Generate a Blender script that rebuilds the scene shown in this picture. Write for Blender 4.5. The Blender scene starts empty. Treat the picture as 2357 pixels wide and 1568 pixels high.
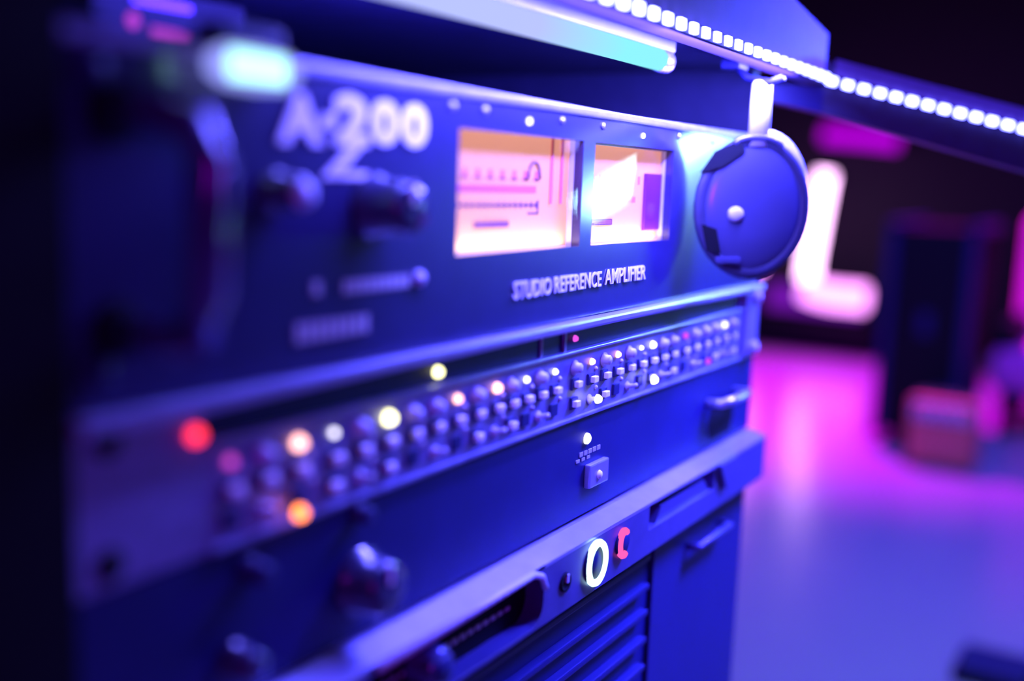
import bpy, bmesh, math, random
from mathutils import Vector, Matrix, Euler
random.seed(7)
sc = bpy.context.scene
COL = sc.collection
PI = math.pi

# ------------------------------------------------------------------ camera
CAM = Vector((-0.1470042, -0.2077256, 0.1026415))
RR = Vector((0.52472225, -0.85050648, 0.03612861))
UU = Vector((0.11093091, 0.11039463, 0.98767776))
FF = Vector((0.84401474, 0.51424872, -0.15227398))
cd = bpy.data.cameras.new('camera'); cam = bpy.data.objects.new('camera', cd); COL.objects.link(cam)
cam.matrix_world = Matrix(((RR.x, UU.x, -FF.x, CAM.x), (RR.y, UU.y, -FF.y, CAM.y), (RR.z, UU.z, -FF.z, CAM.z), (0, 0, 0, 1)))
cd.sensor_width = 36; cd.lens = 36.925; cd.clip_start = 0.01; cd.clip_end = 50
cd.dof.use_dof = True; cd.dof.focus_distance = 0.47; cd.dof.aperture_fstop = 2.4
sc.camera = cam

# ------------------------------------------------------------------ world, lights, exposure
w = bpy.data.worlds.new('dark_room'); sc.world = w; w.use_nodes = True
w.node_tree.nodes['Background'].inputs[0].default_value = (0.05, 0.03, 1, 1)
w.node_tree.nodes['Background'].inputs[1].default_value = 0.002
vs = sc.view_settings
vs.view_transform = 'Standard'; vs.look = 'None'; vs.gamma = 1; vs.use_curve_mapping = False; vs.exposure = 0

def area(name, loc, target, size, power, color, size_y=None):
    d = bpy.data.lights.new(name, 'AREA'); d.energy = power; d.color = color
    d.shape = 'RECTANGLE'; d.size = size; d.size_y = size_y or size
    o = bpy.data.objects.new(name, d); COL.objects.link(o); o.location = loc
    o.rotation_euler = (Vector(target) - Vector(loc)).to_track_quat('-Z', 'Y').to_euler()
    return o

BLUE = (0.075, 0.055, 1.0)
area('strip_glow', (0.345, -0.034, 0.161), (0.345, 0.0, 0.115), 0.18, 2.9, (0.12, 0.11, 1.0), 0.012)
area('strip_glow', (0.185, -0.034, 0.161), (0.185, 0.0, 0.115), 0.16, 1.15, (0.12, 0.11, 1.0), 0.012)
area('tube_glow', (0.20, 0.020, 0.160), (0.22, 0.20, 0.172), 0.30, 1.5, BLUE, 0.008)
area('desk_wash', (0.68, -0.27, 0.44), (0.47, 0.0, -0.03), 0.16, 8.5, (0.05, 0.045, 1.0)).data.spread = math.radians(58)  # added fill in mid air, brightens the right end of the rack
area('ceiling_wash', (0.95, -1.25, 1.35), (0.35, 0.0, 0.0), 0.5, 3.5, (0.045, 0.03, 1.0))
area('floor_wash', (1.75, -0.05, 1.55), (1.30, 0.15, -0.55), 0.5, 95, (0.12, 0.085, 1.0))
area('violet_wash', (-0.75, -0.95, 0.25), (0.03, 0.0, 0.02), 0.25, 2.6, (0.6, 0.0, 1.0))
def spot(name, loc, target, power, color, angle, blend=0.6, radius=0.05):
    d = bpy.data.lights.new(name, 'SPOT'); d.energy = power; d.color = color; d.spot_size = math.radians(angle); d.spot_blend = blend; d.shadow_soft_size = radius
    o = bpy.data.objects.new(name, d); COL.objects.link(o); o.location = loc
    o.rotation_euler = (Vector(target) - Vector(loc)).to_track_quat('-Z', 'Y').to_euler()
    return o
spot('magenta_spot', (3.1, 0.75, 1.6), (3.05, 0.66, -0.55), 720, (0.95, 0.0, 1.0), 60, 0.8)

# ------------------------------------------------------------------ materials
def mat(name, color, rough=0.5, metal=0.0, spec=0.5, coat=0.0, var=0.12, scale=40.0, bump=0.0):
    m = bpy.data.materials.new(name); m.use_nodes = True
    nt = m.node_tree; b = nt.nodes['Principled BSDF']
    b.inputs['Roughness'].default_value = rough; b.inputs['Metallic'].default_value = metal
    b.inputs['Specular IOR Level'].default_value = spec; b.inputs['Coat Weight'].default_value = coat
    b.inputs['Coat Roughness'].default_value = 0.12
    tc = nt.nodes.new('ShaderNodeTexCoord'); nz = nt.nodes.new('ShaderNodeTexNoise')
    nz.inputs['Scale'].default_value = scale; nz.inputs['Detail'].default_value = 4
    nt.links.new(tc.outputs['Object'], nz.inputs['Vector'])
    mr = nt.nodes.new('ShaderNodeMapRange'); mr.inputs['To Min'].default_value = 1 - var; mr.inputs['To Max'].default_value = 1 + var
    nt.links.new(nz.outputs['Fac'], mr.inputs['Value'])
    mx = nt.nodes.new('ShaderNodeVectorMath'); mx.operation = 'SCALE'; mx.inputs[0].default_value = color[:3]
    nt.links.new(mr.outputs['Result'], mx.inputs['Scale']); nt.links.new(mx.outputs['Vector'], b.inputs['Base Color'])
    if bump:
        bp = nt.nodes.new('ShaderNodeBump'); bp.inputs['Strength'].default_value = bump; bp.inputs['Distance'].default_value = 0.001
        nt.links.new(nz.outputs['Fac'], bp.inputs['Height']); nt.links.new(bp.outputs['Normal'], b.inputs['Normal'])
    return m

def glow(name, color, strength):
    m = bpy.data.materials.new(name); m.use_nodes = True
    nt = m.node_tree; nt.nodes.clear()
    e = nt.nodes.new('ShaderNodeEmission'); e.inputs[0].default_value = (*color, 1); e.inputs[1].default_value = strength
    o = nt.nodes.new('ShaderNodeOutputMaterial'); nt.links.new(e.outputs[0], o.inputs[0])
    return m

def pane_mat(name):
    m = bpy.data.materials.new(name); m.use_nodes = True
    nt = m.node_tree; nt.nodes.clear()
    t = nt.nodes.new('ShaderNodeBsdfTransparent'); g = nt.nodes.new('ShaderNodeBsdfGlossy'); g.inputs['Roughness'].default_value = 0.03
    f = nt.nodes.new('ShaderNodeFresnel'); f.inputs[0].default_value = 1.55
    gm = nt.nodes.new('ShaderNodeNewGeometry'); fr = nt.nodes.new('ShaderNodeMath'); fr.operation = 'SUBTRACT'; fr.use_clamp = True
    nt.links.new(f.outputs[0], fr.inputs[0]); nt.links.new(gm.outputs['Backfacing'], fr.inputs[1])
    x = nt.nodes.new('ShaderNodeMixShader'); o = nt.nodes.new('ShaderNodeOutputMaterial')
    nt.links.new(fr.outputs[0], x.inputs[0]); nt.links.new(t.outputs[0], x.inputs[1]); nt.links.new(g.outputs[0], x.inputs[2]); nt.links.new(x.outputs[0], o.inputs[0])
    return m

M = dict(
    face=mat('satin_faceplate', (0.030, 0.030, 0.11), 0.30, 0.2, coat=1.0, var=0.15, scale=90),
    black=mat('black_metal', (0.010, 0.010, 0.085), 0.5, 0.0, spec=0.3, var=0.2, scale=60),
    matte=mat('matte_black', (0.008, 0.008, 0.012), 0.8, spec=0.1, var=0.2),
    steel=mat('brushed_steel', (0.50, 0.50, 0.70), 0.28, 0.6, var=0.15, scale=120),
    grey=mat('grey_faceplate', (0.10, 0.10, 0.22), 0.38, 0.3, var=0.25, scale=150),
    cap=mat('pale_button_plastic', (0.55, 0.55, 0.70), 0.35, var=0.1),
    darkcap=mat('dark_button_plastic', (0.022, 0.022, 0.10), 0.45, spec=0.3, var=0.1),
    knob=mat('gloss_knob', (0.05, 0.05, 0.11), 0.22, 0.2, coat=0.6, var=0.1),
    ink=mat('white_lettering', (0.95, 0.95, 0.97), 0.5, var=0.02),
    dim_ink=mat('grey_lettering', (0.45, 0.45, 0.5), 0.5, var=0.02),
    dial=mat('cream_dial', (0.42, 0.23, 0.07), 0.6, var=0.04, scale=30),
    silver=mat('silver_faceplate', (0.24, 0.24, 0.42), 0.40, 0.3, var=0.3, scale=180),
    redink=mat('red_dial_print', (0.80, 0.16, 0.20), 0.6, var=0.05),
    darkink=mat('dark_dial_print', (0.22, 0.06, 0.14), 0.6, var=0.05),
    purple=mat('purple_plastic', (0.16, 0.01, 0.26), 0.5, var=0.05),
    glass=pane_mat('meter_glass'),
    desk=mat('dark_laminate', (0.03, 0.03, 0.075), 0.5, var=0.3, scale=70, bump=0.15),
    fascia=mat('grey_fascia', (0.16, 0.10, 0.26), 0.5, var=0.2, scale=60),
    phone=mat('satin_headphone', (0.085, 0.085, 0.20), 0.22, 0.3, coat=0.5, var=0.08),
    phonedark=mat('leatherette', (0.03, 0.03, 0.07), 0.5, var=0.15, scale=200, bump=0.2),
    floor=mat('polished_floor', (0.30, 0.28, 0.36), 0.24, var=0.06, scale=1.5),
    wall=mat('dark_wall', (0.006, 0.006, 0.009), 0.8, var=0.2, scale=4),
    pink=mat('pink_tolex', (0.60, 0.16, 0.14), 0.7, var=0.1),
    uphol=mat('magenta_upholstery', (0.7, 0.08, 0.5), 0.8, var=0.1),
    led=glow('strip_led', (0.16, 0.17, 1.0), 22),
    tube=glow('periwinkle_tube', (0.48, 0.54, 1.0), 1.1),
    blob=glow('clip_diffuser', (0.30, 0.33, 1.0), 1.2),
    blobcore=glow('clip_core', (0.45, 1.0, 1.0), 2.0),
    lampt=glow('unseen_tube', (0.42, 0.88, 1.0), 44),
    neon=glow('neon_pink', (1.0, 0.52, 1.0), 6.0),
    neon2=glow('neon_foot', (0.95, 0.30, 1.0), 3.0),
    neon3=glow('neon_bar', (1.0, 0.32, 1.0), 9.0),
    wallglow=glow('magenta_wall_glow', (0.5, 0.0, 0.75), 1.2), spillglow=glow('purple_spill', (0.22, 0.01, 0.55), 0.8),
    red=glow('red_led', (1.0, 0.03, 0.07), 3.2),
    orange=glow('orange_led', (1.0, 0.22, 0.03), 5.0),
    peach=glow('peach_led', (1.0, 0.45, 0.40), 4.0),
    yellow=glow('yellow_led', (1.0, 0.95, 0.45), 5.0),
    white=glow('white_led', (0.9, 0.85, 1.0), 3.5),
    magled=glow('magenta_led', (0.75, 0.08, 0.75), 1.2),
    ring=glow('ring_light', (0.60, 0.95, 1.0), 2.4),
    redring=glow('red_crescent', (0.95, 0.10, 0.42), 1.3),
    pinkled=glow('pink_display', (0.55, 0.06, 0.75), 1.0),
)

nt = M['tube'].node_tree                                  # tube emission: periwinkle running to cyan at its right end
tc = nt.nodes.new('ShaderNodeTexCoord'); sx = nt.nodes.new('ShaderNodeSeparateXYZ'); cr = nt.nodes.new('ShaderNodeValToRGB')
mr = nt.nodes.new('ShaderNodeMapRange'); mr.inputs['From Min'].default_value = -0.22; mr.inputs['From Max'].default_value = 0.086
nt.links.new(tc.outputs['Object'], sx.inputs[0]); nt.links.new(sx.outputs['X'], mr.inputs['Value']); nt.links.new(mr.outputs['Result'], cr.inputs[0])
cr.color_ramp.elements[0].position = 0.60; cr.color_ramp.elements[0].color = (0.46, 0.52, 1.0, 1)
cr.color_ramp.elements[1].position = 0.85; cr.color_ramp.elements[1].color = (0.26, 0.85, 1.0, 1)
nt.links.new(cr.outputs[0], [n for n in nt.nodes if n.type == 'EMISSION'][0].inputs[0])
b = M['dial'].node_tree.nodes['Principled BSDF']          # evenly backlit translucent dial
b.inputs['Emission Color'].default_value = (1.0, 0.40, 0.29, 1); b.inputs['Emission Strength'].default_value = 0.75

# ------------------------------------------------------------------ mesh helpers
ORG = {}
class MB:
    def __init__(s): s.bm = bmesh.new()
    def box(s, lo, hi, bev=0.0):
        b = bmesh.new(); lo = Vector(lo); hi = Vector(hi)
        bmesh.ops.create_cube(b, size=1.0)
        for v in b.verts: v.co = Vector([lo[i] + (v.co[i] + .5) * (hi[i] - lo[i]) for i in range(3)])
        if bev: bmesh.ops.bevel(b, geom=b.edges[:], offset=bev, segments=2, affect='EDGES', profile=0.6)
        s.merge(b); return s
    def merge(s, b, mx=None):
        if mx is not None: b.transform(mx)
        me = bpy.data.meshes.new('tmp'); b.to_mesh(me); b.free(); s.bm.from_mesh(me); bpy.data.meshes.remove(me)
    def lathe(s, prof, org, axis=(0, -1, 0), n=24, sx=1.0, sy=1.0):
        """prof: (radius, height along axis) pairs"""
        b = bmesh.new(); rings = []
        for r, h in prof:
            if r <= 1e-7: rings.append([b.verts.new((0, 0, h))])
            else: rings.append([b.verts.new((r * sx * math.cos(2 * PI * k / n), r * sy * math.sin(2 * PI * k / n), h)) for k in range(n)])
        for a, c in zip(rings, rings[1:]):
            if len(a) == 1 and len(c) == 1: continue
            for k in range(n):
                j = (k + 1) % n
                if len(a) == 1: b.faces.new((a[0], c[k], c[j]))
                elif len(c) == 1: b.faces.new((a[k], a[j], c[0]))
                else: b.faces.new((a[k], a[j], c[j], c[k]))
        for f in b.faces: f.smooth = True
        bmesh.ops.recalc_face_normals(b, faces=b.faces[:])
        q = Vector((0, 0, 1)).rotation_difference(Vector(axis).normalized())
        s.merge(b, Matrix.Translation(org) @ q.to_matrix().to_4x4()); return s
    def tube(s, pts, r, n=12, closed=False, rx=None, up=None, xdir=None):
        pts = [Vector(p) for p in pts]; b = bmesh.new(); rings = []; m = len(pts)
        for i, p in enumerate(pts):
            if closed: t = pts[(i + 1) % m] - pts[i - 1]
            else: t = pts[min(i + 1, m - 1)] - pts[max(i - 1, 0)]
            t.normalize(); a = Vector(up) if up else Vector((0, 0, 1))
            if abs(t.dot(a)) > .95: a = Vector((1, 0, 0)) if not up else Vector((0, 0, 1))
            x = Vector(xdir).normalized() if xdir else t.cross(a).normalized(); y = x.cross(t).normalized()
            rings.append([b.verts.new(p + x * (rx or r) * math.cos(2 * PI * k / n) + y * r * math.sin(2 * PI * k / n)) for k in range(n)])
        rng = range(m) if closed else range(m - 1)
        for i in rng:
            a, c = rings[i], rings[(i + 1) % m]
            for k in range(n): b.faces.new((a[k], a[(k + 1) % n], c[(k + 1) % n], c[k]))
        if not closed: b.faces.new(rings[0][::-1]); b.faces.new(rings[-1])
        for f in b.faces: f.smooth = True
        bmesh.ops.recalc_face_normals(b, faces=b.faces[:])
        s.merge(b); return s
    def prism(s, pts, off):
        """polygon of 3-D points extruded by the vector off"""
        b = bmesh.new(); off = Vector(off)
        a = [b.verts.new(p) for p in pts]; c = [b.verts.new(Vector(p) + off) for p in pts]
        b.faces.new(a); b.faces.new(c[::-1]); n = len(a)
        for k in range(n): b.faces.new((a[k], c[k], c[(k + 1) % n], a[(k + 1) % n]))
        bmesh.ops.recalc_face_normals(b, faces=b.faces[:]); s.merge(b); return s
    def xform(s, mx): s.bm.transform(mx); return s
    def build(s, name, material, parent=None):
        me = bpy.data.meshes.new(name); s.bm.to_mesh(me); s.bm.free(); me.materials.append(material)
        return link(name, me, parent)

def link(name, me, parent):
    """the mesh is in world space; it is shifted to its thing's origin"""
    o = bpy.data.objects.new(name, me); COL.objects.link(o)
    if parent is None:
        xs = [v.co for v in me.vertices]
        g = Vector(((min(v.x for v in xs) + max(v.x for v in xs)) / 2, (min(v.y for v in xs) + max(v.y for v in xs)) / 2, min(v.z for v in xs)))
        me.transform(Matrix.Translation(-g)); o.location = g; ORG[o] = g
    else:
        g = ORG[parent]; me.transform(Matrix.Translation(-g)); o.parent = parent; ORG[o] = g
    return o

def inst(src, name, parent, at):
    """copy of a part whose mesh was built around the world origin"""
    o = src.copy(); o.name = name; COL.objects.link(o); o.parent = parent
    o.location = Vector(at) - ORG[parent]; ORG[o] = ORG[parent]
    return o

def proto(mb, name, material):
    """a mesh around the origin, not linked, for inst()"""
    me = bpy.data.meshes.new(name); mb.bm.to_mesh(me); mb.bm.free(); me.materials.append(material)
    return bpy.data.objects.new(name, me)

def tag(o, label, cat, group=None):
    o['label'] = label; o['category'] = cat
    if group: o['group'] = group
    return o
def thing(name, label, cat, loc, group=None):
    o = bpy.data.objects.new(name, None); COL.objects.link(o); o.location = loc; o.empty_display_size = 0.02
    ORG[o] = Vector(loc); return tag(o, label, cat, group)
def struct(name, mb, m):
    o = mb.build(name, m); o['kind'] = 'structure'; return o

def text(name, body, x, z, height, material, parent, y=-0.0006, width=None, ext=0.0005, bold=0.0, label=None):
    c = bpy.data.curves.new(name, 'FONT'); c.body = body; c.size = 1.0; c.extrude = 0.01; c.offset = bold; c.resolution_u = 3
    t = bpy.data.objects.new(name, c); COL.objects.link(t)
    dg = bpy.context.evaluated_depsgraph_get()
    me = bpy.data.meshes.new_from_object(t.evaluated_get(dg)); bpy.data.objects.remove(t); bpy.data.curves.remove(c)
    xs = [v.co.x for v in me.vertices]; ys = [v.co.y for v in me.vertices]
    sy = height / (max(ys) - min(ys)); sx = (width / (max(xs) - min(xs))) if width else sy
    me.transform(Matrix.Translation((-min(xs), -min(ys), 0)))
    me.transform(Matrix.Diagonal((sx, sy, ext / 0.02, 1)))
    me.transform(Matrix.Translation((x, y, z)) @ Matrix.Rotation(PI / 2, 4, 'X'))
    me.name = name; me.materials.clear(); me.materials.append(material)
    o = link(name, me, parent)
    if label: o['label'] = label
    return o

def rrect(cx, cz, wx, wz, r, y, n=6):
    pts = []
    for sx, sz, a0 in ((1, 1, 0), (-1, 1, PI / 2), (-1, -1, PI), (1, -1, 1.5 * PI)):
        for k in range(n + 1):
            a = a0 + PI / 2 * k / n
            pts.append(Vector((cx + sx * (wx / 2 - r) + r * math.cos(a), y, cz + sz * (wz / 2 - r) + r * math.sin(a))))
    return pts

U = 0.04445; W = 0.4826

# ------------------------------------------------------------------ the room
FZ = -0.55
struct('floor', MB().box((-1.6, -2.6, FZ - 0.05), (4.6, 2.3, FZ)), M['floor'])
struct('wall_back', MB().box((4.5, -2.6, FZ), (4.6, 2.3, 2.2)), M['wall'])
struct('wall_left', MB().box((-1.6, 2.2, FZ), (4.5, 2.3, 2.2)), M['wall'])
struct('ceiling', MB().box((-1.6, -2.6, 2.2), (4.6, 2.3, 2.25)), M['wall'])
struct('baseboard_back', MB().box((4.485, -2.6, FZ), (4.5, 2.2, FZ + 0.07), 0.003), M['matte'])

# ------------------------------------------------------------------ studio desk that holds the rack gear
S = Vector((0.4856, -0.030, 0.1665)); Eend = Vector((0.5486, -0.1322, 0.1422))
D = (Eend - S); Lb = D.length; D.normalize()
desk = thing('studio_desk', 'dark studio desk with overhead shelf and rack bay holding the audio gear', 'desk', (0.24, 0.18, FZ))
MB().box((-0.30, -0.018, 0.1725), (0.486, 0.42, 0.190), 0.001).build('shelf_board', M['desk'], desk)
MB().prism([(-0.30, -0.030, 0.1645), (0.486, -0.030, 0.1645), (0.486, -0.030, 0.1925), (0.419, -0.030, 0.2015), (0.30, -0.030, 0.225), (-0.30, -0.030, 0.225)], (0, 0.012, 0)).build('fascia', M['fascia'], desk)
MB().box((0.4838, 0.012, FZ), (0.4910, 0.42, 0.1725)).build('side_panel', M['desk'], desk)
MB().box((-0.024, -0.004, FZ), (-0.0015, 0.42, 0.1725)).build('side_panel', M['matte'], desk)
MB().box((-0.0015, 0.412, FZ), (0.4838, 0.42, 0.1725)).build('back_panel', M['desk'], desk)
MB().box((-0.0015, 0.02, FZ + 0.02), (0.4838, 0.412, FZ + 0.04)).build('base_board', M['desk'], desk)
for x0, x1 in ((0.000, 0.016), (0.4666, 0.4826)):
    MB().box((x0, 0.0042, FZ + 0.04), (x1, 0.0062, 0.136)).build('rack_rail', M['black'], desk)
nrm = Vector((-D.y, D.x, 0)).normalized()          # horizontal, away from the camera side
if nrm.dot(FF) < 0: nrm = -nrm
P0 = S - D * 0.0; P1 = S + D * 0.20
up = Vector((0, 0, 1))
MB().prism([P0 - up * 0.0190, P1 - up * 0.0260, P1 + up * 0.0085, P0 + up * 0.0110], nrm * 0.014).build('side_arm', M['desk'], desk)
MB().prism([P0 + D * .006 + up * 0.0034 - nrm * .0008, P1 + up * 0.0034 - nrm * .0008, P1 + up * 0.0110 - nrm * .0008, P0 + D * .006 + up * 0.0130 - nrm * .0008], nrm * 0.0006).build('arm_lit_edge', M['fascia'], desk)  # purple sheet: light on the arm's upper edge put into the colour
PL = S - D * 0.036
MB().prism([PL - up * 0.0195, S - up * 0.0190, S - up * 0.0035, PL - up * 0.0100], nrm * 0.012).build('arm_bracket', M['black'], desk)

# LED strips
led0 = proto(MB().box((-0.0029, -0.0012, -0.0023), (0.0029, 0.0012, 0.0023), 0.0006), 'led', M['led'])
st = thing('led_strip', 'bright dotted white-blue LED strip along the front edge of the overhead shelf', 'light', (0.30, -0.0310, 0.1640), 'LED strips edging the desk')
MB().box((-0.05, -0.0312, 0.1648), (0.4856, -0.0300, 0.1702)).build('strip_tape', M['black'], st)
for k in range(26):
    inst(led0, 'led', st, (0.4825 - 0.0136 * k, -0.0320, 0.1675))
st2 = thing('led_strip', 'bright dotted white LED strip running down the slanted side arm at upper right', 'light', S, 'LED strips edging the desk')
MB().prism([S - up * 0.0027, P1 - up * 0.0027, P1 + up * 0.0027, S + up * 0.0027], -nrm * 0.0010).build('strip_tape', M['black'], st2)
rot = Matrix((D, -(nrm), D.cross(-nrm))).transposed().to_quaternion()
for k in range(20):
    o = inst(led0, 'led', st2, S + D * (0.004 + 0.0098 * k) - nrm * 0.0018)
    o.rotation_mode = 'QUATERNION'; o.rotation_quaternion = rot

# tube lamp below the shelf
tl = thing('tube_lamp', 'slim glowing cyan-white tube lamp under the overhead shelf', 'light', (0.25, 0.010, 0.1725))
MB().box((0.02, 0.0045, 0.1665), (0.346, 0.0155, 0.1725), 0.001).build('housing', M['cap'], tl)
MB().tube([(0.03, 0.009, 0.1622), (0.336, 0.009, 0.1622)], 0.0052).build('tube', M['tube'], tl)
for x in (0.026, 0.340):
    MB().lathe([(0, -.004), (.0056, -.004), (.0056, .004), (0, .004)], (x, 0.009, 0.1622), (1, 0, 0), 16).build('end_cap', M['steel'], tl)

# ------------------------------------------------------------------ unit 1: power amplifier with two meters
Z0, Z1 = U + 0.0006, 3 * U - 0.0004
amp = thing('power_amplifier', 'two-unit rack amplifier with two large glowing meters and white lettering', 'amplifier', (W / 2, 0, Z0))
m1 = (0.1545, 0.2455, 0.0755, 0.1192); m2 = (0.2560, 0.3400, 0.0755, 0.1185)
f = MB(); yf, yb = 0.0, 0.0040
for lo, hi in (((0, Z0), (m1[0], Z1)), ((m1[0], Z0), (m2[1], m1[2])), ((m1[0], m1[3]), (m2[1], Z1)), ((m1[1], m1[2]), (m2[0], m1[3])), ((m2[1], Z0), (W, Z1))):
    f.box((lo[0], yf, lo[1]), (hi[0], yb, hi[1]))
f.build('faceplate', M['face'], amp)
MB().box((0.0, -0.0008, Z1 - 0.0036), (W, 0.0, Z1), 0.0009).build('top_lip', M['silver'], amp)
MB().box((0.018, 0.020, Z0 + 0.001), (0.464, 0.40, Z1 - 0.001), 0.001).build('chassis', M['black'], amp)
def meter(q, marks):
    x0, x1, z0, z1 = q; cx = (x0 + x1) / 2
    h = MB()
    h.box((x0 - .001, 0.0041, z0 - .001), (x0, 0.0090, z1 + .001)); h.box((x1, 0.0041, z0 - .001), (x1 + .001, 0.0090, z1 + .001))
    h.box((x0, 0.0041, z0 - .001), (x1, 0.0090, z0)); h.box((x0, 0.0041, z1), (x1, 0.0090, z1 + .001)); h.box((x0 - .001, 0.0090, z0 - .001), (x1 + .001, 0.0105, z1 + .001))
    v = h.build('meter', M['cap'], amp)
    MB().box((x0, 0.0065, z0), (x1, 0.0090, z1)).build('dial_face', M['dial'], v)
    MB().box((x0, 0.0010, z0), (x1, 0.0013, z1)).build('glass_pane', M['glass'], v)
    marks(v)
    L = area('meter_lamp', (cx, 0.0040, z0 + 0.0008), (cx, 0.0065, z0 + 0.009), x1 - x0 - 0.006, 0.013, (0.9, 0.95, 1.0), 0.003)
    L2 = area('meter_lamp', (cx, 0.0024, z0 + 0.0015), (cx, 0.0065, z0 + 0.030), x1 - x0 - 0.004, 0.007, (1.0, 0.75, 0.95), 0.0015)
    for l in (L, L2): l.parent = v; l.location = Vector(l.location) - ORG[v]
    return v
yd = 0.0063
def marks1(v):
    x0, x1, z0, z1 = m1
    b = MB()
    for k in range(7):                       # upper row of scale numbers
        x = x0 + 0.012 + 0.0085 * k
        b.box((x, yd, 0.1020), (x + 0.0024, 0.0065, 0.1058)); b.box((x - 0.0012, yd, 0.1020), (x + 0.0036, 0.0065, 0.1030))
    b.build('upper_scale', M['redink'], v)
    MB().box((x0 + .002, yd, 0.0972), (x0 + 0.064, 0.0065, 0.1000)).build('red_band', M['redink'], v)
    b = MB()
    for k in range(15):                      # lower row of ticks on a line
        x = x0 + 0.008 + 0.0040 * k; h = 0.0010 if k % 3 == 0 else 0.0012
        b.box((x, yd, 0.0925 - h), (x + 0.0013, 0.0065, 0.0925 + h))
    b.box((x0 + .006, yd, 0.0921), (x0 + 0.066, 0.0065, 0.0928)).build('lower_scale', M['darkink'], v)
    MB().box((x0 + .020, yd, 0.0842), (x0 + 0.044, 0.0065, 0.0864), 0.0004).build('caption_bar', M['darkink'], v)
    b = MB(); b.tube([(x0 + 0.0620 + 0.0045 * math.cos(a), 0.0062, 0.1030 + 0.0065 * math.sin(a)) for a in [PI * k / 10 for k in range(11)]], 0.0006, 6)
    b.box((x0 + 0.058, yd, 0.0888), (x0 + 0.0665, 0.0065, 0.0896)); b.box((x0 + 0.0655, yd, 0.0888), (x0 + 0.0665, 0.0065, 0.0945))
    b.build('scale_bracket', M['darkink'], v)
    for dx in (0.0752, 0.0835):
        MB().box((x0 + dx, 0.0058, 0.0930), (x0 + dx + 0.0011, 0.0065, z1)).build('guide_line', M['redink'], v)
def marks2(v):
    x0, x1, z0, z1 = m2
    b = MB()
    for k in range(7):
        x = x0 + 0.010 + 0.0080 * k
        b.box((x, yd, 0.1020), (x + 0.0024, 0.0065, 0.1058))
    b.build('upper_scale', M['redink'], v)
    MB().box((x0 + .030, yd, 0.0935), (x0 + 0.056, 0.0065, 0.0962)).build('red_band', M['redink'], v)
    MB().box((x0 + .012, yd, 0.0835), (x0 + 0.032, 0.0065, 0.0862), 0.0004).build('caption_bar', M['darkink'], v)
    MB().box((0.3205, 0.0048, 0.0800), (0.3385, 0.0065, 0.1075), 0.0005).build('dark_panel', M['purple'], v)
meter(m1, marks1); meter(m2, marks2)
# lettering
text('lettering', 'A', 0.0668, 0.1100, 0.0140, M['ink'], amp, width=0.0180, bold=0.05)
text('lettering', '-', 0.0845, 0.1150, 0.0040, M['ink'], amp, width=0.0055)
text('lettering', '2', 0.0895, 0.1105, 0.0150, M['ink'], amp, width=0.0160, bold=0.05)
text('lettering', '0', 0.1060, 0.1112, 0.0140, M['ink'], amp, width=0.0142, bold=0.055)
text('lettering', '0', 0.1212, 0.1112, 0.0140, M['ink'], amp, width=0.0142, bold=0.055)
b = MB(); b.prism([(0.0985, -0.0006, 0.1115), (0.1040, -0.0006, 0.1115), (0.0912, -0.0006, 0.1010), (0.0850, -0.0006, 0.1010)], (0, 0.0006, 0))
b.box((0.0905, -0.0006, 0.1010), (0.1055, 0.0, 0.1030)); b.build('logo_tail', M['ink'], amp)
text('lettering', 'STUDIO', 0.1930, 0.0570, 0.0068, M['ink'], amp, width=0.0290, bold=0.012)
text('lettering', 'REFERENCE', 0.2245, 0.0572, 0.0068, M['ink'], amp, width=0.0420, bold=0.012)
text('lettering', 'AMPLIFIER', 0.2700, 0.0576, 0.0068, M['ink'], amp, width=0.0430, bold=0.012)
# printed captions below the knobs (illegible in the photograph: short strokes)
def strokes(name, x0, x1, z, h, m, n):
    b = MB(); p = (x1 - x0) / n
    for k in range(n):
        b.box((x0 + p * k, -0.0005, z - h / 2), (x0 + p * k + p * 0.72, 0.0, z + h / 2))
    return b.build(name, m, amp)
strokes('caption', 0.0950, 0.1285, 0.0685, 0.0040, M['dim_ink'], 9)
strokes('caption', 0.0745, 0.1080, 0.0565, 0.0058, M['dim_ink'], 8)
strokes('caption', 0.0815, 0.0860, 0.0690, 0.0040, M['dim_ink'], 1)
MB().lathe([(0, 0), (.0026, 0), (.0026, .0012), (.0018, .0022), (0, .0024)], (0.1325, 0, 0.0690), n=16).build('screw', M['cap'], amp)
# knobs
def knob(mb, x, z, r, h, y=0.0):
    return mb.lathe([(0, 0), (r * 1.15, 0), (r * 1.15, h * .12), (r, h * .16), (r * .93, h * .88), (r * .84, h), (r * .3, h * 1.0), (0, h * .97)], (x, y, z), n=32)
k1 = knob(MB(), 0.1080, 0.0925, 0.0088, 0.016).build('volume_knob', M['knob'], amp)
MB().box((0.1073, -0.0168, 0.0940), (0.1087, -0.0155, 0.1005)).build('pointer', M['ink'], k1)
k2 = knob(MB(), 0.0655, 0.0965, 0.0052, 0.011).build('selector_knob', M['knob'], amp)
MB().lathe([(0, .0105), (.0042, .0105), (.0034, .0125), (0, .0128)], (0.0655, 0, 0.0965), n=20).build('cap', M['cap'], k2)
# indicator lamps on the top band
for x, mm in ((0.2005, 'white'), (0.3030, 'white')):
    MB().lathe([(0, 0), (.0014, 0), (.0012, .0008), (0, .0012)], (x, 0, 0.1243), n=12).build('indicator_lamp', M[mm], amp)
for x in (0.150, 0.170, 0.226, 0.262, 0.345, 0.39):
    MB().lathe([(0, 0), (.0016, 0), (.0016, .0006), (0, .0010)], (x, 0, 0.1262), n=10).build('screw', M['steel'], amp)
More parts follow.
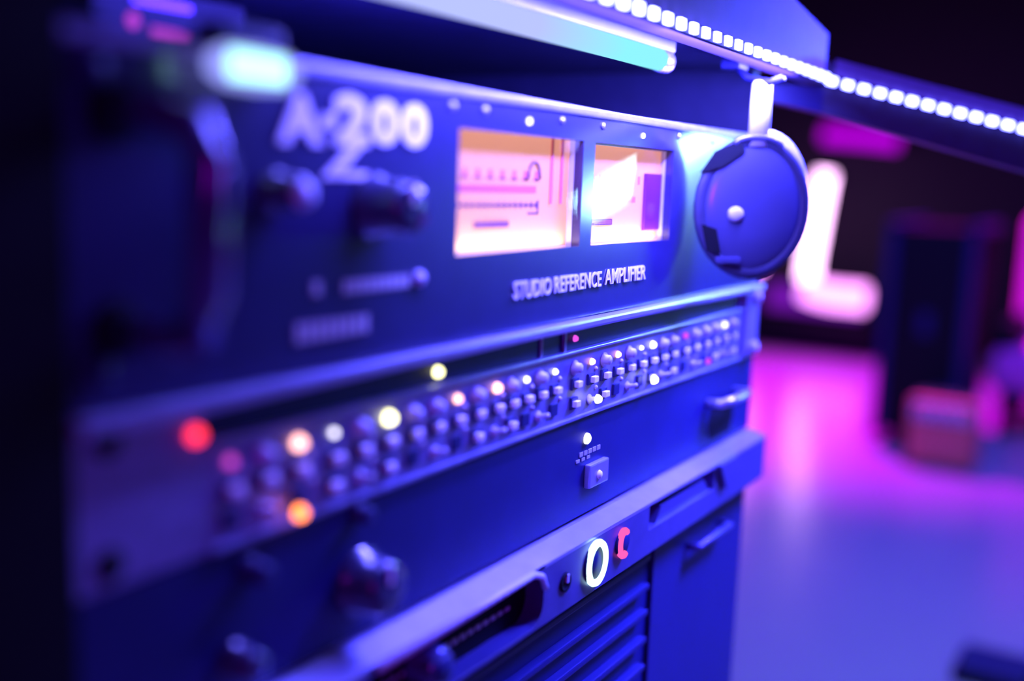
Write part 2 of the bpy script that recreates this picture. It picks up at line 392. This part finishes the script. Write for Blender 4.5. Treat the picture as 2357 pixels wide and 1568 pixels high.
# rack handle on the left ear
hx = 0.0135
MB().tube([(hx, 0.0, 0.0640), (hx, -0.020, 0.0640), (hx, -0.0285, 0.0665), (hx, -0.032, 0.074), (hx, -0.032, 0.104), (hx, -0.0285, 0.1115), (hx, -0.020, 0.1140), (hx, 0.0, 0.1140)], 0.0046, 14).build('handle', M['phone'], amp)
for z in (0.0640, 0.1140):
    MB().lathe([(0, 0), (.0070, 0), (.0070, .0018), (.0048, .0024), (0, .0024)], (hx, 0, z), n=20).build('handle_washer', M['matte'], amp)
for z in (0.0545, 0.1240):
    MB().lathe([(0, 0), (.0045, 0), (.0042, .0020), (.0030, .0032), (0, .0032)], (0.0080, 0, z), n=16).build('rack_screw', M['black'], amp)
    MB().lathe([(0, 0), (.0045, 0), (.0042, .0020), (.0030, .0032), (0, .0032)], (0.4745, 0, z), n=16).build('rack_screw', M['steel'], amp)

# ------------------------------------------------------------------ unit 2: channel strip with many buttons
ch = thing('channel_strip', 'silver one-unit rack device crowded with small buttons and coloured LEDs', 'mixer', (W / 2, 0, 0.0004))
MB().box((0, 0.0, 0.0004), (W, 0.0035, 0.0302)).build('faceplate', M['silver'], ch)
MB().box((0, 0.0, 0.0302), (0.040, 0.0035, 0.0440)).build('rack_ear', M['silver'], ch)
MB().box((0.4545, 0.0, 0.0302), (W, 0.0035, 0.0440)).build('rack_ear', M['steel'], ch)
MB().box((0.040, 0.0018, 0.0302), (0.4545, 0.0035, 0.0405)).build('display_window', M['black'], ch)
MB().box((0.0, -0.0050, 0.0405), (W, 0.0018, 0.0446), 0.0012).build('top_lip', M['steel'], ch)
MB().box((0.042, -0.0014, 0.0298), (0.4545, 0.0018, 0.0312), 0.0004).build('divider_rib', M['steel'], ch)
MB().box((0.042, -0.0016, 0.0002), (W, 0.0, 0.0020), 0.0005).build('bottom_lip', M['silver'], ch)
MB().box((0.016, 0.007, 0.002), (0.466, 0.25, 0.0430)).build('chassis', M['black'], ch)
MB().box((0.4575, -0.0030, 0.0010), (0.4800, 0.0, 0.0405), 0.002).build('end_cap', M['steel'], ch)
MB().box((0.2185, 0.0010, 0.0312), (0.2200, 0.0018, 0.0405)).build('seam', M['steel'], ch)
MB().box((0.2375, 0.0006, 0.0210), (0.2395, 0.0018, 0.0405)).build('seam', M['steel'], ch)
for z in (0.0065, 0.0375):
    MB().lathe([(0, -.0012), (.0042, -.0012), (.0042, .0004), (0, .0004)], (0.0105, 0, z), n=18).build('rack_hole', M['matte'], ch)
    MB().lathe([(0, 0), (.0040, 0), (.0036, .0036), (0, .0040)], (0.4690, -0.0030, z), n=16).build('rack_screw', M['cap'], ch)
dome = lambda r, h: MB().lathe([(0, 0), (r, 0), (r * .95, h * .4), (r * .6, h * .85), (0, h)], (0, 0, 0), n=14)
LEDS = {k: proto(dome(.0019, .0024), 'indicator_led', M[k]) for k in ('red', 'orange', 'peach', 'yellow', 'white', 'magled')}
NAMES = dict(red='glowing red', orange='glowing orange', peach='glowing peach', yellow='glowing yellow', white='glowing white', magled='dim magenta')
def led(x, z, k, s=1.0, y=-0.0004):
    o = inst(LEDS[k], 'indicator_led', ch, (x, y, z)); o.scale = (s, s, s); o['label'] = NAMES[k] + ' indicator'
    return o
btn = proto(MB().lathe([(0, 0), (.0034, 0), (.0034, .0006), (.0024, .0008), (.0023, .0030), (.0018, .0036), (0, .0037)], (0, 0, 0), n=18), 'push_button', M['cap'])
sq = proto(MB().box((-.0021, -.0022, -.0014), (.0021, 0, .0014), 0.0004), 'square_button', M['ink'])  # white caps: highlights on the buttons put into the colour
sqd = proto(MB().box((-.0030, -.0012, -.0026), (.0030, 0, .0026), 0.0004), 'square_button', M['darkcap'])
tog = proto(MB().lathe([(0, 0), (.0024, 0), (.0024, .0008), (.0011, .0011), (.0009, .0042), (.0011, .0054), (0, .0058)], (0, 0, 0), (0.0, -1, 0.25), n=12), 'toggle_switch', M['cap'])
led_cap = proto(dome(.0011, .0012), 'status_lens', M['cap'])
cols = [0.049, 0.062, 0.0755, 0.0910, 0.104, 0.1175, 0.131, 0.144, 0.157, 0.170, 0.183, 0.194, 0.205, 0.216, 0.228, 0.246, 0.261, 0.274, 0.287, 0.300, 0.313, 0.326, 0.339, 0.352, 0.368, 0.382, 0.397, 0.411, 0.426, 0.440]
top_led = {0.049: 'magled', 0.0755: 'peach', 0.0910: 'white', 0.1175: 'yellow', 0.157: 'peach', 0.183: 'peach', 0.205: 'white', 0.228: 'white', 0.261: 'peach', 0.287: 'peach', 0.313: 'white', 0.326: 'white', 0.368: 'magled', 0.426: 'white'}
for i, x in enumerate(cols):
    z = 0.0235
    if x in top_led:
        k = {0.1175: 1.25, 0.0755: 1.15, 0.0910: .6, 0.157: .9, 0.183: 1.1, 0.326: 1.0, 0.313: .6, 0.228: .7, 0.205: .7}.get(x, .85)
        led(x, z + 0.0008, top_led[x], k, y=-0.0004)
    else:
        inst(btn, 'push_button', ch, (x, 0, z))
    inst(sqd, 'square_button', ch, (x, 0, 0.0165))
    inst(sq, 'square_button', ch, (x + 0.0005, -0.0012, 0.0165))
    if i % 3 == 1: inst(tog, 'toggle_switch', ch, (x, 0, 0.0072))
    else:
        inst(sqd, 'square_button', ch, (x, 0, 0.0080))
        if i % 2: inst(sq, 'square_button', ch, (x - 0.0005, -0.0012, 0.0080))
    if i % 2 == 0: inst(led_cap, 'status_lens', ch, (x + 0.0052, 0, 0.0205)); inst(led_cap, 'status_lens', ch, (x + 0.0060, 0, 0.0118))
led(0.0370, 0.0340, 'red', 1.15); led(0.0715, 0.0050, 'orange', 1.15, -0.0045)
led(0.1470, 0.0352, 'yellow', 1.0, 0.0016); led(0.2480, 0.0358, 'magled', .8, 0.0016)
led(0.2600, 0.0082, 'yellow', 1.1, -0.0045); led(0.3200, 0.0082, 'yellow', 1.15, -0.0045); led(0.3920, 0.0080, 'magled', .9, -0.0045)

# ------------------------------------------------------------------ unit 3: dark dynamics unit
cp = thing('compressor', 'plain dark rack unit with one white lamp, a square button and a round left knob', 'compressor', (W / 2, 0, -0.0455))
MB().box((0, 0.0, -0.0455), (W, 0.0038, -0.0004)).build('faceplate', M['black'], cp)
MB().box((0.016, 0.0065, -0.0440), (0.466, 0.30, -0.0012)).build('chassis', M['matte'], cp)
kk = knob(MB(), 0.1040, -0.0270, 0.0098, 0.013).build('gain_knob', M['knob'], cp)
MB().box((0.1033, -0.0138, -0.0252), (0.1047, -0.0125, -0.0185)).build('pointer', M['ink'], kk)
knob(MB(), 0.0560, -0.0085, 0.0036, 0.008).build('small_knob', M['darkcap'], cp)
knob(MB(), 0.1030, -0.0040, 0.0030, 0.006).build('small_knob', M['darkcap'], cp)
knob(MB(), 0.0500, -0.0330, 0.0050, 0.010).build('small_knob', M['knob'], cp)
o = MB().lathe([(0, 0), (.0026, 0), (.0025, .0010), (.0016, .0018), (0, .0020)], (0.2605, 0, -0.0105), n=16).build('power_lamp', M['white'], cp); o['label'] = 'glowing white lamp'
sb = MB().box((0.2600, -0.0030, -0.0335), (0.2790, 0.0, -0.0225), 0.0008).build('square_button', M['steel'], cp)
MB().lathe([(0, 0), (.0022, 0), (.0018, .0010), (0, .0012)], (0.2690, -0.0030, -0.0285), n=14).build('button_center', M['ink'], sb)
b = MB()
for k in range(5): b.box((0.2545 + .0042 * k, -0.0004, -0.0180), (0.2575 + .0042 * k, 0, -0.0160))
for k in range(3): b.box((0.2515 + .0050 * k, -0.0004, -0.0202), (0.2545 + .0050 * k, 0, -0.0188))
b.build('caption', M['dim_ink'], cp)
MB().prism([(0.4150, -0.0002, -0.0420), (0.4480, -0.0002, -0.0420), (0.4530, -0.0002, -0.0330), (0.4480, -0.0002, -0.0220), (0.4150, -0.0002, -0.0220), (0.4110, -0.0002, -0.0320)], (0, 0.0002, 0)).build('handle_recess', M['matte'], cp)
MB().tube([(0.4080, 0.0, -0.0185), (0.4090, -0.009, -0.0180), (0.4180, -0.012, -0.0170), (0.4420, -0.012, -0.0170), (0.4510, -0.009, -0.0180), (0.4520, 0.0, -0.0185)], 0.0026, 10).build('pull_handle', M['steel'], cp)

# ------------------------------------------------------------------ unit 4: slotted unit with ring light, protruding bevelled top
ZT, ZB, YF = -0.0470, -0.0760, -0.0120
pl = thing('media_player', 'protruding rack unit with rounded disc slot and white glowing ring button', 'player', (W / 2, 0, ZB))
sx0, sx1, sz0, sz1 = 0.0950, 0.2060, -0.0745, -0.0500
b = MB()
for x0, x1, z0, z1 in ((0, sx0, ZB, -0.0515), (sx1, 0.3080, ZB, -0.0515), (0.3960, W, ZB, -0.0515), (0.3080, 0.3960, ZB, -0.0640)):
    b.box((x0, YF, z0), (x1, 0.004, z1))
b.box((sx0, YF, ZB), (sx1, 0.004, sz0))
# rounded right and left ends of the slot
for cx, sgn in ((sx0, 1), (sx1, -1)):
    r = 0.009
    for zc, sg in ((sz1, -1), (sz0, 1)):
        pts = [Vector((cx, YF, zc))]
        for k in range(7):
            a = PI / 2 * k / 6
            pts.append(Vector((cx + sgn * (r - r * math.cos(a)), YF, zc + sg * (r - r * math.sin(a)))))
        pts = [pts[0]] + pts[1:]
        b.prism(pts, (0, 0.010, 0))
b.build('front_panel', M['grey'], pl)
MB().prism([(0, 0.004, ZT), (0, -0.0018, ZT), (0, YF, -0.0500), (0, YF, -0.0515), (0, 0.004, -0.0515)], (W, 0, 0)).build('top_bevel', M['steel'], pl)
MB().box((sx0, -0.0035, sz0), (sx1, 0.004, -0.0515)).build('slot_floor', M['matte'], pl)
MB().tube([(sx0 + .004, YF - .0004, -0.0520), (sx1 - .010, YF - .0004, -0.0512), (sx1 - .003, YF - .0004, -0.0540), (sx1 + .0005, YF - .0004, -0.0600)], 0.0015, 8).build('slot_rim', M['cap'], pl)
b = MB()
for row, z in ((0, -0.0605), (1, -0.0668)):
    for k in range(16): b.box((0.112 + .0052 * k, -0.0040, z), (0.1152 + .0052 * k, -0.0035, z + (0.0016 if row else 0.0009)))
b.build('engraving', M['dim_ink'], pl)
kn = MB().lathe([(0, 0), (.0088, 0), (.0088, .0020), (.0080, .0026), (.0074, .0095), (.0062, .0110), (0, .0105)], (0.1330, -0.0035, -0.0650), n=28).build('jog_knob', M['phone'], pl)
MB().lathe([(0, .0108), (.0050, .0108), (.0044, .0118), (0, .0112)], (0.1330, -0.0035, -0.0650), n=20).build('finger_dimple', M['darkcap'], kn)
rg = MB().lathe([(0, 0), (.0098, 0), (.0098, .0012), (0, .0012)], (0.2505, YF, -0.0625), n=32).build('power_button', M['black'], pl)
o = MB().tube([(0.2505 + .0080 * math.cos(a), YF - .0012, -0.0625 + .0090 * math.sin(a)) for a in [2 * PI * k / 32 for k in range(32)]], 0.0017, 8, True, None, (0, 1, 0)).build('light_ring', M['ring'], rg); o['label'] = 'glowing white ring'
rb = MB().lathe([(0, 0), (.0062, 0), (.0062, .0012), (0, .0012)], (0.2775, YF, -0.0612), n=24).build('record_button', M['black'], pl)
o = MB().tube([(0.2775 + .0042 * math.cos(a), YF - .0012, -0.0612 + .0058 * math.sin(a)) for a in [PI * (.30 + 1.35 * k / 16) for k in range(17)]], 0.0017, 8, False, None, (0, 1, 0)).build('light_crescent', M['redring'], rb); o['label'] = 'glowing red crescent'
jk = MB().lathe([(0, 0), (.0042, 0), (.0042, .0010), (.0030, .0010), (.0030, .0002), (0, .0002)], (0.2235, YF, -0.0630), n=18).build('jack', M['matte'], pl)
MB().box((0.2236, YF - .0014, -0.0632), (0.2252, YF - .0002, -0.0596)).build('contact', M['cap'], jk)
MB().box((0.3080, -0.0020, -0.0640), (0.3960, 0.004, -0.0515)).build('tray_recess', M['matte'], pl)
MB().prism([(0.320, YF + .002, -0.0640), (0.392, YF + .002, -0.0640), (0.385, YF + .002, -0.0565), (0.327, YF + .002, -0.0565)], (0, 0.006, 0)).build('tray_flap', M['grey'], pl)
MB().prism([(0.3975, YF - .003, -0.0505), (0.4250, YF - .003, -0.0505), (0.4160, YF - .003, -0.0600), (0.4080, YF - .003, -0.0660)], (0, 0.003, 0)).build('bracket', M['grey'], pl)
MB().box((0.016, 0.0065, -0.0750), (0.466, 0.30, -0.0480)).build('chassis', M['matte'], pl)

# ------------------------------------------------------------------ unit 5: vent panel below
vp = thing('vent_panel', 'dark ribbed ventilation panel at the bottom of the rack', 'panel', (W / 2, 0, -0.30))
MB().box((0, 0.0, -0.3000), (W, 0.004, -0.0766)).build('faceplate', M['black'], vp)
for z in (-0.0850, -0.1010, -0.1150, -0.1300, -0.1450):
    MB().box((0.040, -0.0050, z - .0016), (0.330, 0.0, z + .0016), 0.0008).build('rib', M['darkcap'], vp)
MB().box((0.3400, -0.0022, -0.2950), (0.4790, 0.0, -0.0800), 0.0008).build('door', M['darkcap'], vp)
MB().tube([(0.3850, -0.0022, -0.0960), (0.3860, -0.009, -0.0955), (0.4350, -0.009, -0.0955), (0.4360, -0.0022, -0.0960)], 0.0022, 8).build('door_pull', M['grey'], vp)

# ------------------------------------------------------------------ small lamp and pink-lit box on top of the amplifier
cl = thing('clip_lamp', 'small oblong cyan-white lamp glowing on the top left edge of the amplifier', 'light', (0.056, 0.004, Z1))
MB().box((0.044, -0.004, Z1), (0.058, 0.012, Z1 + .0030), 0.0008).build('clamp', M['black'], cl)
MB().box((0.041, -0.0070, Z1 + .0005), (0.063, 0.0040, Z1 + .0060), 0.002).build('housing', M['black'], cl)
MB().lathe([(0, -.0145), (.0034, -.0136), (.0052, -.010), (.0058, 0), (.0052, .010), (.0034, .0136), (0, .0145)], (0.0525, -0.0064, Z1 - .0050), (1, 0, 0), 20).build('diffuser', M['blob'], cl)
o = MB().box((0.0390, -0.0132, Z1 - .0088), (0.0575, -0.0108, Z1 - .0018), 0.001).build('lens', M['blobcore'], cl); o['label'] = 'brighter cyan lens'
db = thing('display_box', 'small dark box with a pink-lit round lamp and bar display above the amplifier', 'device', (0.082, 0.085, Z1))
MB().box((0.055, 0.0605, Z1), (0.115, 0.120, Z1 + .0230), 0.002).build('body', M['matte'], db)
o = MB().lathe([(0, 0), (.0024, 0), (.0020, .0008), (0, .0010)], (0.0690, 0.0605, 0.1452), n=16).build('round_lamp', M['pinkled'], db)
MB().box((0.0755, 0.0597, 0.1418), (0.0900, 0.0605, 0.1446), 0.0003).build('bar_display', M['pinkled'], db)
MB().box((0.0690, 0.0600, 0.1505), (0.0910, 0.0605, 0.1525)).build('label_strip', M['purple'], db)

# ------------------------------------------------------------------ headphones hung from a hook under the shelf
HC = Vector((0.3813, -0.0277, 0.0922))
ax = Vector((0.719, -0.695, 0)).normalized(); fw = Vector((0.695, 0.719, 0)).normalized()
hz = 0.1560
hook = MB().tube([(0.3865, -0.012, 0.1640), (0.3865, -0.018, hz + .0020), (0.3865, -0.030, hz - .0005), (0.3865, -0.0375, hz + .0020)], 0.0018, 8)
hook.box((0.3800, -0.0160, 0.1625), (0.3930, -0.0060, 0.1725), 0.0005)
tag(hook.build('headphone_hook', M['black']), 'small black hook under the shelf edge carrying the headphones', 'hook')
def hframe(c, kx=1.26, ky=0.6, kz=1.12):
    return Matrix(((ax.x * kx, fw.x * ky, 0, c.x), (ax.y * kx, fw.y * ky, 0, c.y), (0, 0, kz, c.z), (0, 0, 0, 1)))
hp = thing('headphones', 'pair of grey headphones hanging in front of the right end of the amplifier', 'headphones', (HC.x, HC.y, 0.056))
mx = hframe(HC)
e = MB().lathe([(0, .0045), (.010, .0048), (.0185, .0035), (.0225, .0005), (.0245, -.003), (.0250, -.005), (.0230, -.0065), (0, -.0065)], (0, 0, 0), (0, -1, 0), 40, 1.0, 1.28).xform(mx).build('ear_cup', M['phone'], hp)
MB().tube([(.0232 * math.cos(a), 0.0005, .0300 * math.sin(a)) for a in [2 * PI * k / 40 for k in range(40)]], 0.0028, 8, True, None, (0, 1, 0)).xform(mx).build('ear_pad', M['phonedark'], e)
MB().prism([(-.0240, -.0035, .0150), (-.0150, -.0052, .0185), (-.0060, -.0052, .0255), (-.0085, -.0040, .0300), (-.0180, -.0030, .0250)], (0, 0.004, 0)).xform(mx).build('vent_slot', M['matte'], e)
MB().prism([(-.0225, -.0030, -.0080), (-.0165, -.0052, -.0100), (-.0140, -.0052, -.0210), (-.0195, -.0030, -.0200)], (0, 0.004, 0)).xform(mx).build('vent_slot', M['matte'], e)
MB().lathe([(0, 0), (.0036, 0), (.0032, .0025), (.0018, .0038), (0, .0040)], (-.0085, -.0045, -.0030), (0, -1, 0), 16).xform(mx).build('emblem_boss', M['cap'], e)
MB().box((-.0160, -.0062, -.0255), (-.0050, -.0030, -.0225), 0.0008).xform(mx).build('size_tab', M['phone'], e)
H2 = HC + fw * 0.0095 + ax * 0.0092 + Vector((0, 0, 0.0060))
MB().lathe([(0, -.006), (.016, -.005), (.0225, -.002), (.0240, .001), (.0225, .004), (0, .005)], (0, 0, 0), (0, -1, 0), 40, 1.0, 1.28).xform(hframe(H2, 1.12, 0.6, 1.12)).build('ear_cup', M['cap'], hp)  # rear cup paler: light from the LEDs above put into its colour
pts = []
for k in range(15):
    t = k / 14; a = PI * t
    pts.append(HC + fw * (-0.0005 + 0.010 * t) + ax * 0.0060 * t + Vector((0, 0, 0.031 + (hz - .0005 - HC.z - 0.031) * math.sin(a) ** 0.35)))
MB().tube(pts, 0.0014, 10, rx=0.0056, xdir=tuple(ax)).build('headband', M['cap'], hp)
MB().tube([HC + ax * (.013 * math.cos(a)) + Vector((0, 0, .0315 + .004 * math.sin(a))) - fw * .001 for a in [PI * k / 10 for k in range(11)]], 0.0018, 8).build('yoke', M['phone'], hp)

# ------------------------------------------------------------------ unseen tube light added right of the desk for the meter streak
ta = Vector((0.955, -0.378, 0.065)); tb = Vector((1.270, -0.252, 0.243))
sl = thing('unseen_light', 'slanted cyan-white light tube on a stand, unseen, added for the streak in the right meter glass', 'light', (1.02, -0.36, FZ))
MB().tube([ta, tb], 0.014, 16).build('tube', M['lampt'], sl)
td = (tb - ta).normalized()
for p, s in ((ta, -1), (tb, 1)):
    MB().lathe([(0, 0), (.016, 0), (.016, .02), (.012, .03), (0, .03)], p, td * s, 16).build('end_cap', M['black'], sl)
pb = ta - td * 0.02
MB().tube([(pb.x, pb.y, FZ + 0.015), tuple(pb)], 0.009, 10).build('pole', M['black'], sl)
MB().lathe([(0, 0), (.13, 0), (.13, .010), (.03, .018), (0, .018)], (pb.x, pb.y, FZ), (0, 0, 1), 28).build('base', M['black'], sl)

# ------------------------------------------------------------------ background of the room
tag(MB().box((4.05, 0.70, FZ), (4.40, 2.0, FZ + 0.13), 0.008).build('low_platform', M['matte']), 'low black platform carrying the glowing pink letter', 'platform')
nz = FZ + 0.13
n1 = thing('neon_letter', 'tall glowing pink-white letter L leaning on the low black platform', 'neon sign', (4.20, 0.99, nz))
MB().tube([(4.15, 0.964, 0.170), (4.15, 0.980, 0.02), (4.15, 0.998, -0.16), (4.15, 1.004, -0.262)], 0.034, 16).build('upright_stroke', M['neon'], n1)
MB().tube([(4.15, 1.010, -0.295), (4.15, 0.960, -0.310), (4.14, 0.900, -0.318), (4.13, 0.765, -0.318)], 0.052, 16).build('foot_stroke', M['neon2'], n1)
MB().box((4.245, 0.90, nz), (4.28, 1.02, -0.245), 0.004).box((4.185, 0.985, -0.27), (4.275, 1.005, -0.25)).box((4.185, 0.97, -0.25), (4.215, 1.01, 0.14), 0.004).build('backing', M['matte'], n1)
MB().tube([(4.19, 1.17, -0.345), (4.19, 0.98, -0.350), (4.18, 0.79, -0.352)], 0.050, 14).build('spill_glow', M['spillglow'], n1)  # added dim glow standing in for purple light spilling from the letter
n2 = thing('hidden_neon', 'upright pink neon tube added unseen behind the headphones for the streak on the floor', 'neon sign', (4.15, 1.24, nz))  # unseen tube, added for its pale streak on the floor
MB().tube([(4.15, 1.24, 0.12), (4.15, 1.24, -0.24)], 0.035, 16).build('tube', M['neon3'], n2)
MB().box((4.09, 1.19, nz), (4.21, 1.29, nz + 0.04), 0.004).box((4.14, 1.23, nz + 0.04), (4.16, 1.25, -0.24)).build('base', M['matte'], n2)

wl = thing('wall_glow', 'dim magenta glow on the wall above the pink letter L, added as a glowing capsule', 'light', (4.46, 0.90, 0.30))  # glowing capsule added to stand in for a lit patch of wall
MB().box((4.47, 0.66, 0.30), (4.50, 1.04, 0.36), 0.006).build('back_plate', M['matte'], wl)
MB().tube([(4.455, 1.07, 0.338), (4.455, 0.92, 0.327), (4.455, 0.76, 0.312)], 0.034, 12).build('glow_capsule', M['wallglow'], wl)

fc = thing('flight_case', 'tall black equipment case standing on the floor at right', 'case', (2.82, 0.23, FZ))
x0, x1, y0, y1, z0, z1 = 2.62, 3.02, 0.175, 0.365, FZ + 0.045, 0.02
MB().box((x0, y0, z0), (x1, y1, z1), 0.004).build('body', M['matte'], fc)
for zz in (z0, z1):
    for yy in (y0, y1):
        MB().box((x0 - .006, yy - .012, zz - .012), (x1 + .006, yy + .012, zz + .012), 0.002).build('edge_trim', M['black'], fc)
for yy in (y0, y1):
    MB().box((x0 - .006, yy - .012, z0), (x0 + .018, yy + .012, z1), 0.002).build('edge_trim', M['black'], fc)
MB().box((x0 - .004, y0 + .08, -0.25), (x0, y1 - .08, -0.19), 0.001).build('handle', M['black'], fc)
for yy in (y0 + .05, y1 - .05):
    for xx in (x0 + .06, x1 - .06):
        MB().lathe([(0, -.012), (.022, -.012), (.022, .012), (0, .012)], (xx, yy, FZ + 0.022), (0, 1, 0), 14).box((xx - .02, yy - .018, FZ + 0.035), (xx + .02, yy + .018, z0)).build('caster', M['black'], fc)

pa = thing('practice_amplifier', 'small dusty pink amplifier cube on the floor before the black case', 'amplifier', (2.52, 0.185, FZ))
MB().box((2.47, 0.110, FZ + 0.008), (2.59, 0.262, FZ + 0.165), 0.010).build('cabinet', M['pink'], pa)
MB().box((2.466, 0.124, FZ + 0.020), (2.470, 0.248, FZ + 0.115), 0.002).build('grille', M['pink'], pa)
MB().box((2.466, 0.124, FZ + 0.122), (2.470, 0.248, FZ + 0.152), 0.002).build('control_panel', M['cap'], pa)
for k in range(4):
    MB().lathe([(0, 0), (.007, 0), (.006, .008), (0, .008)], (2.466, 0.145 + 0.028 * k, FZ + 0.137), (-1, 0, 0), 12).build('knob', M['black'], pa)
MB().tube([(2.53, 0.15, FZ + 0.165), (2.53, 0.155, FZ + 0.180), (2.53, 0.217, FZ + 0.180), (2.53, 0.222, FZ + 0.165)], 0.005, 8).build('handle', M['black'], pa)
for yy in (0.125, 0.247):
    for xx in (2.485, 2.575):
        MB().lathe([(0, 0), (.008, 0), (.008, .009), (0, .009)], (xx, yy, FZ), (0, 0, 1), 10).build('foot', M['black'], pa)

lc = thing('lounge_chair', 'low magenta-lit padded chair cut off by the right edge', 'chair', (3.15, -0.12, FZ))
MB().box((2.92, -0.42, FZ + 0.13), (3.40, 0.145, FZ + 0.245), 0.03).build('seat', M['uphol'], lc)
MB().box((3.32, -0.42, FZ + 0.245), (3.44, 0.135, FZ + 0.60), 0.03).build('backrest', M['uphol'], lc)
MB().box((2.94, 0.085, FZ + 0.245), (3.32, 0.140, FZ + 0.31), 0.015).build('armrest', M['matte'], lc)
for xx in (2.97, 3.36):
    for yy in (-0.37, 0.10):
        MB().lathe([(0, 0), (.018, 0), (.024, .13), (0, .13)], (xx, yy, FZ), (0, 0, 1), 12).build('leg', M['matte'], lc)

fp = thing('foot_pedal', 'black rounded foot pedal on the floor at the bottom right corner', 'pedal', (1.36, -0.085, FZ))
MB().box((1.315, -0.130, FZ), (1.405, -0.030, FZ + 0.018), 0.007).build('base', M['matte'], fp)
MB().prism([(1.322, -0.122, FZ + 0.018), (1.398, -0.122, FZ + 0.018), (1.398, -0.122, FZ + 0.028), (1.322, -0.122, FZ + 0.021)], (0, 0.084, 0)).build('treadle', M['black'], fp)
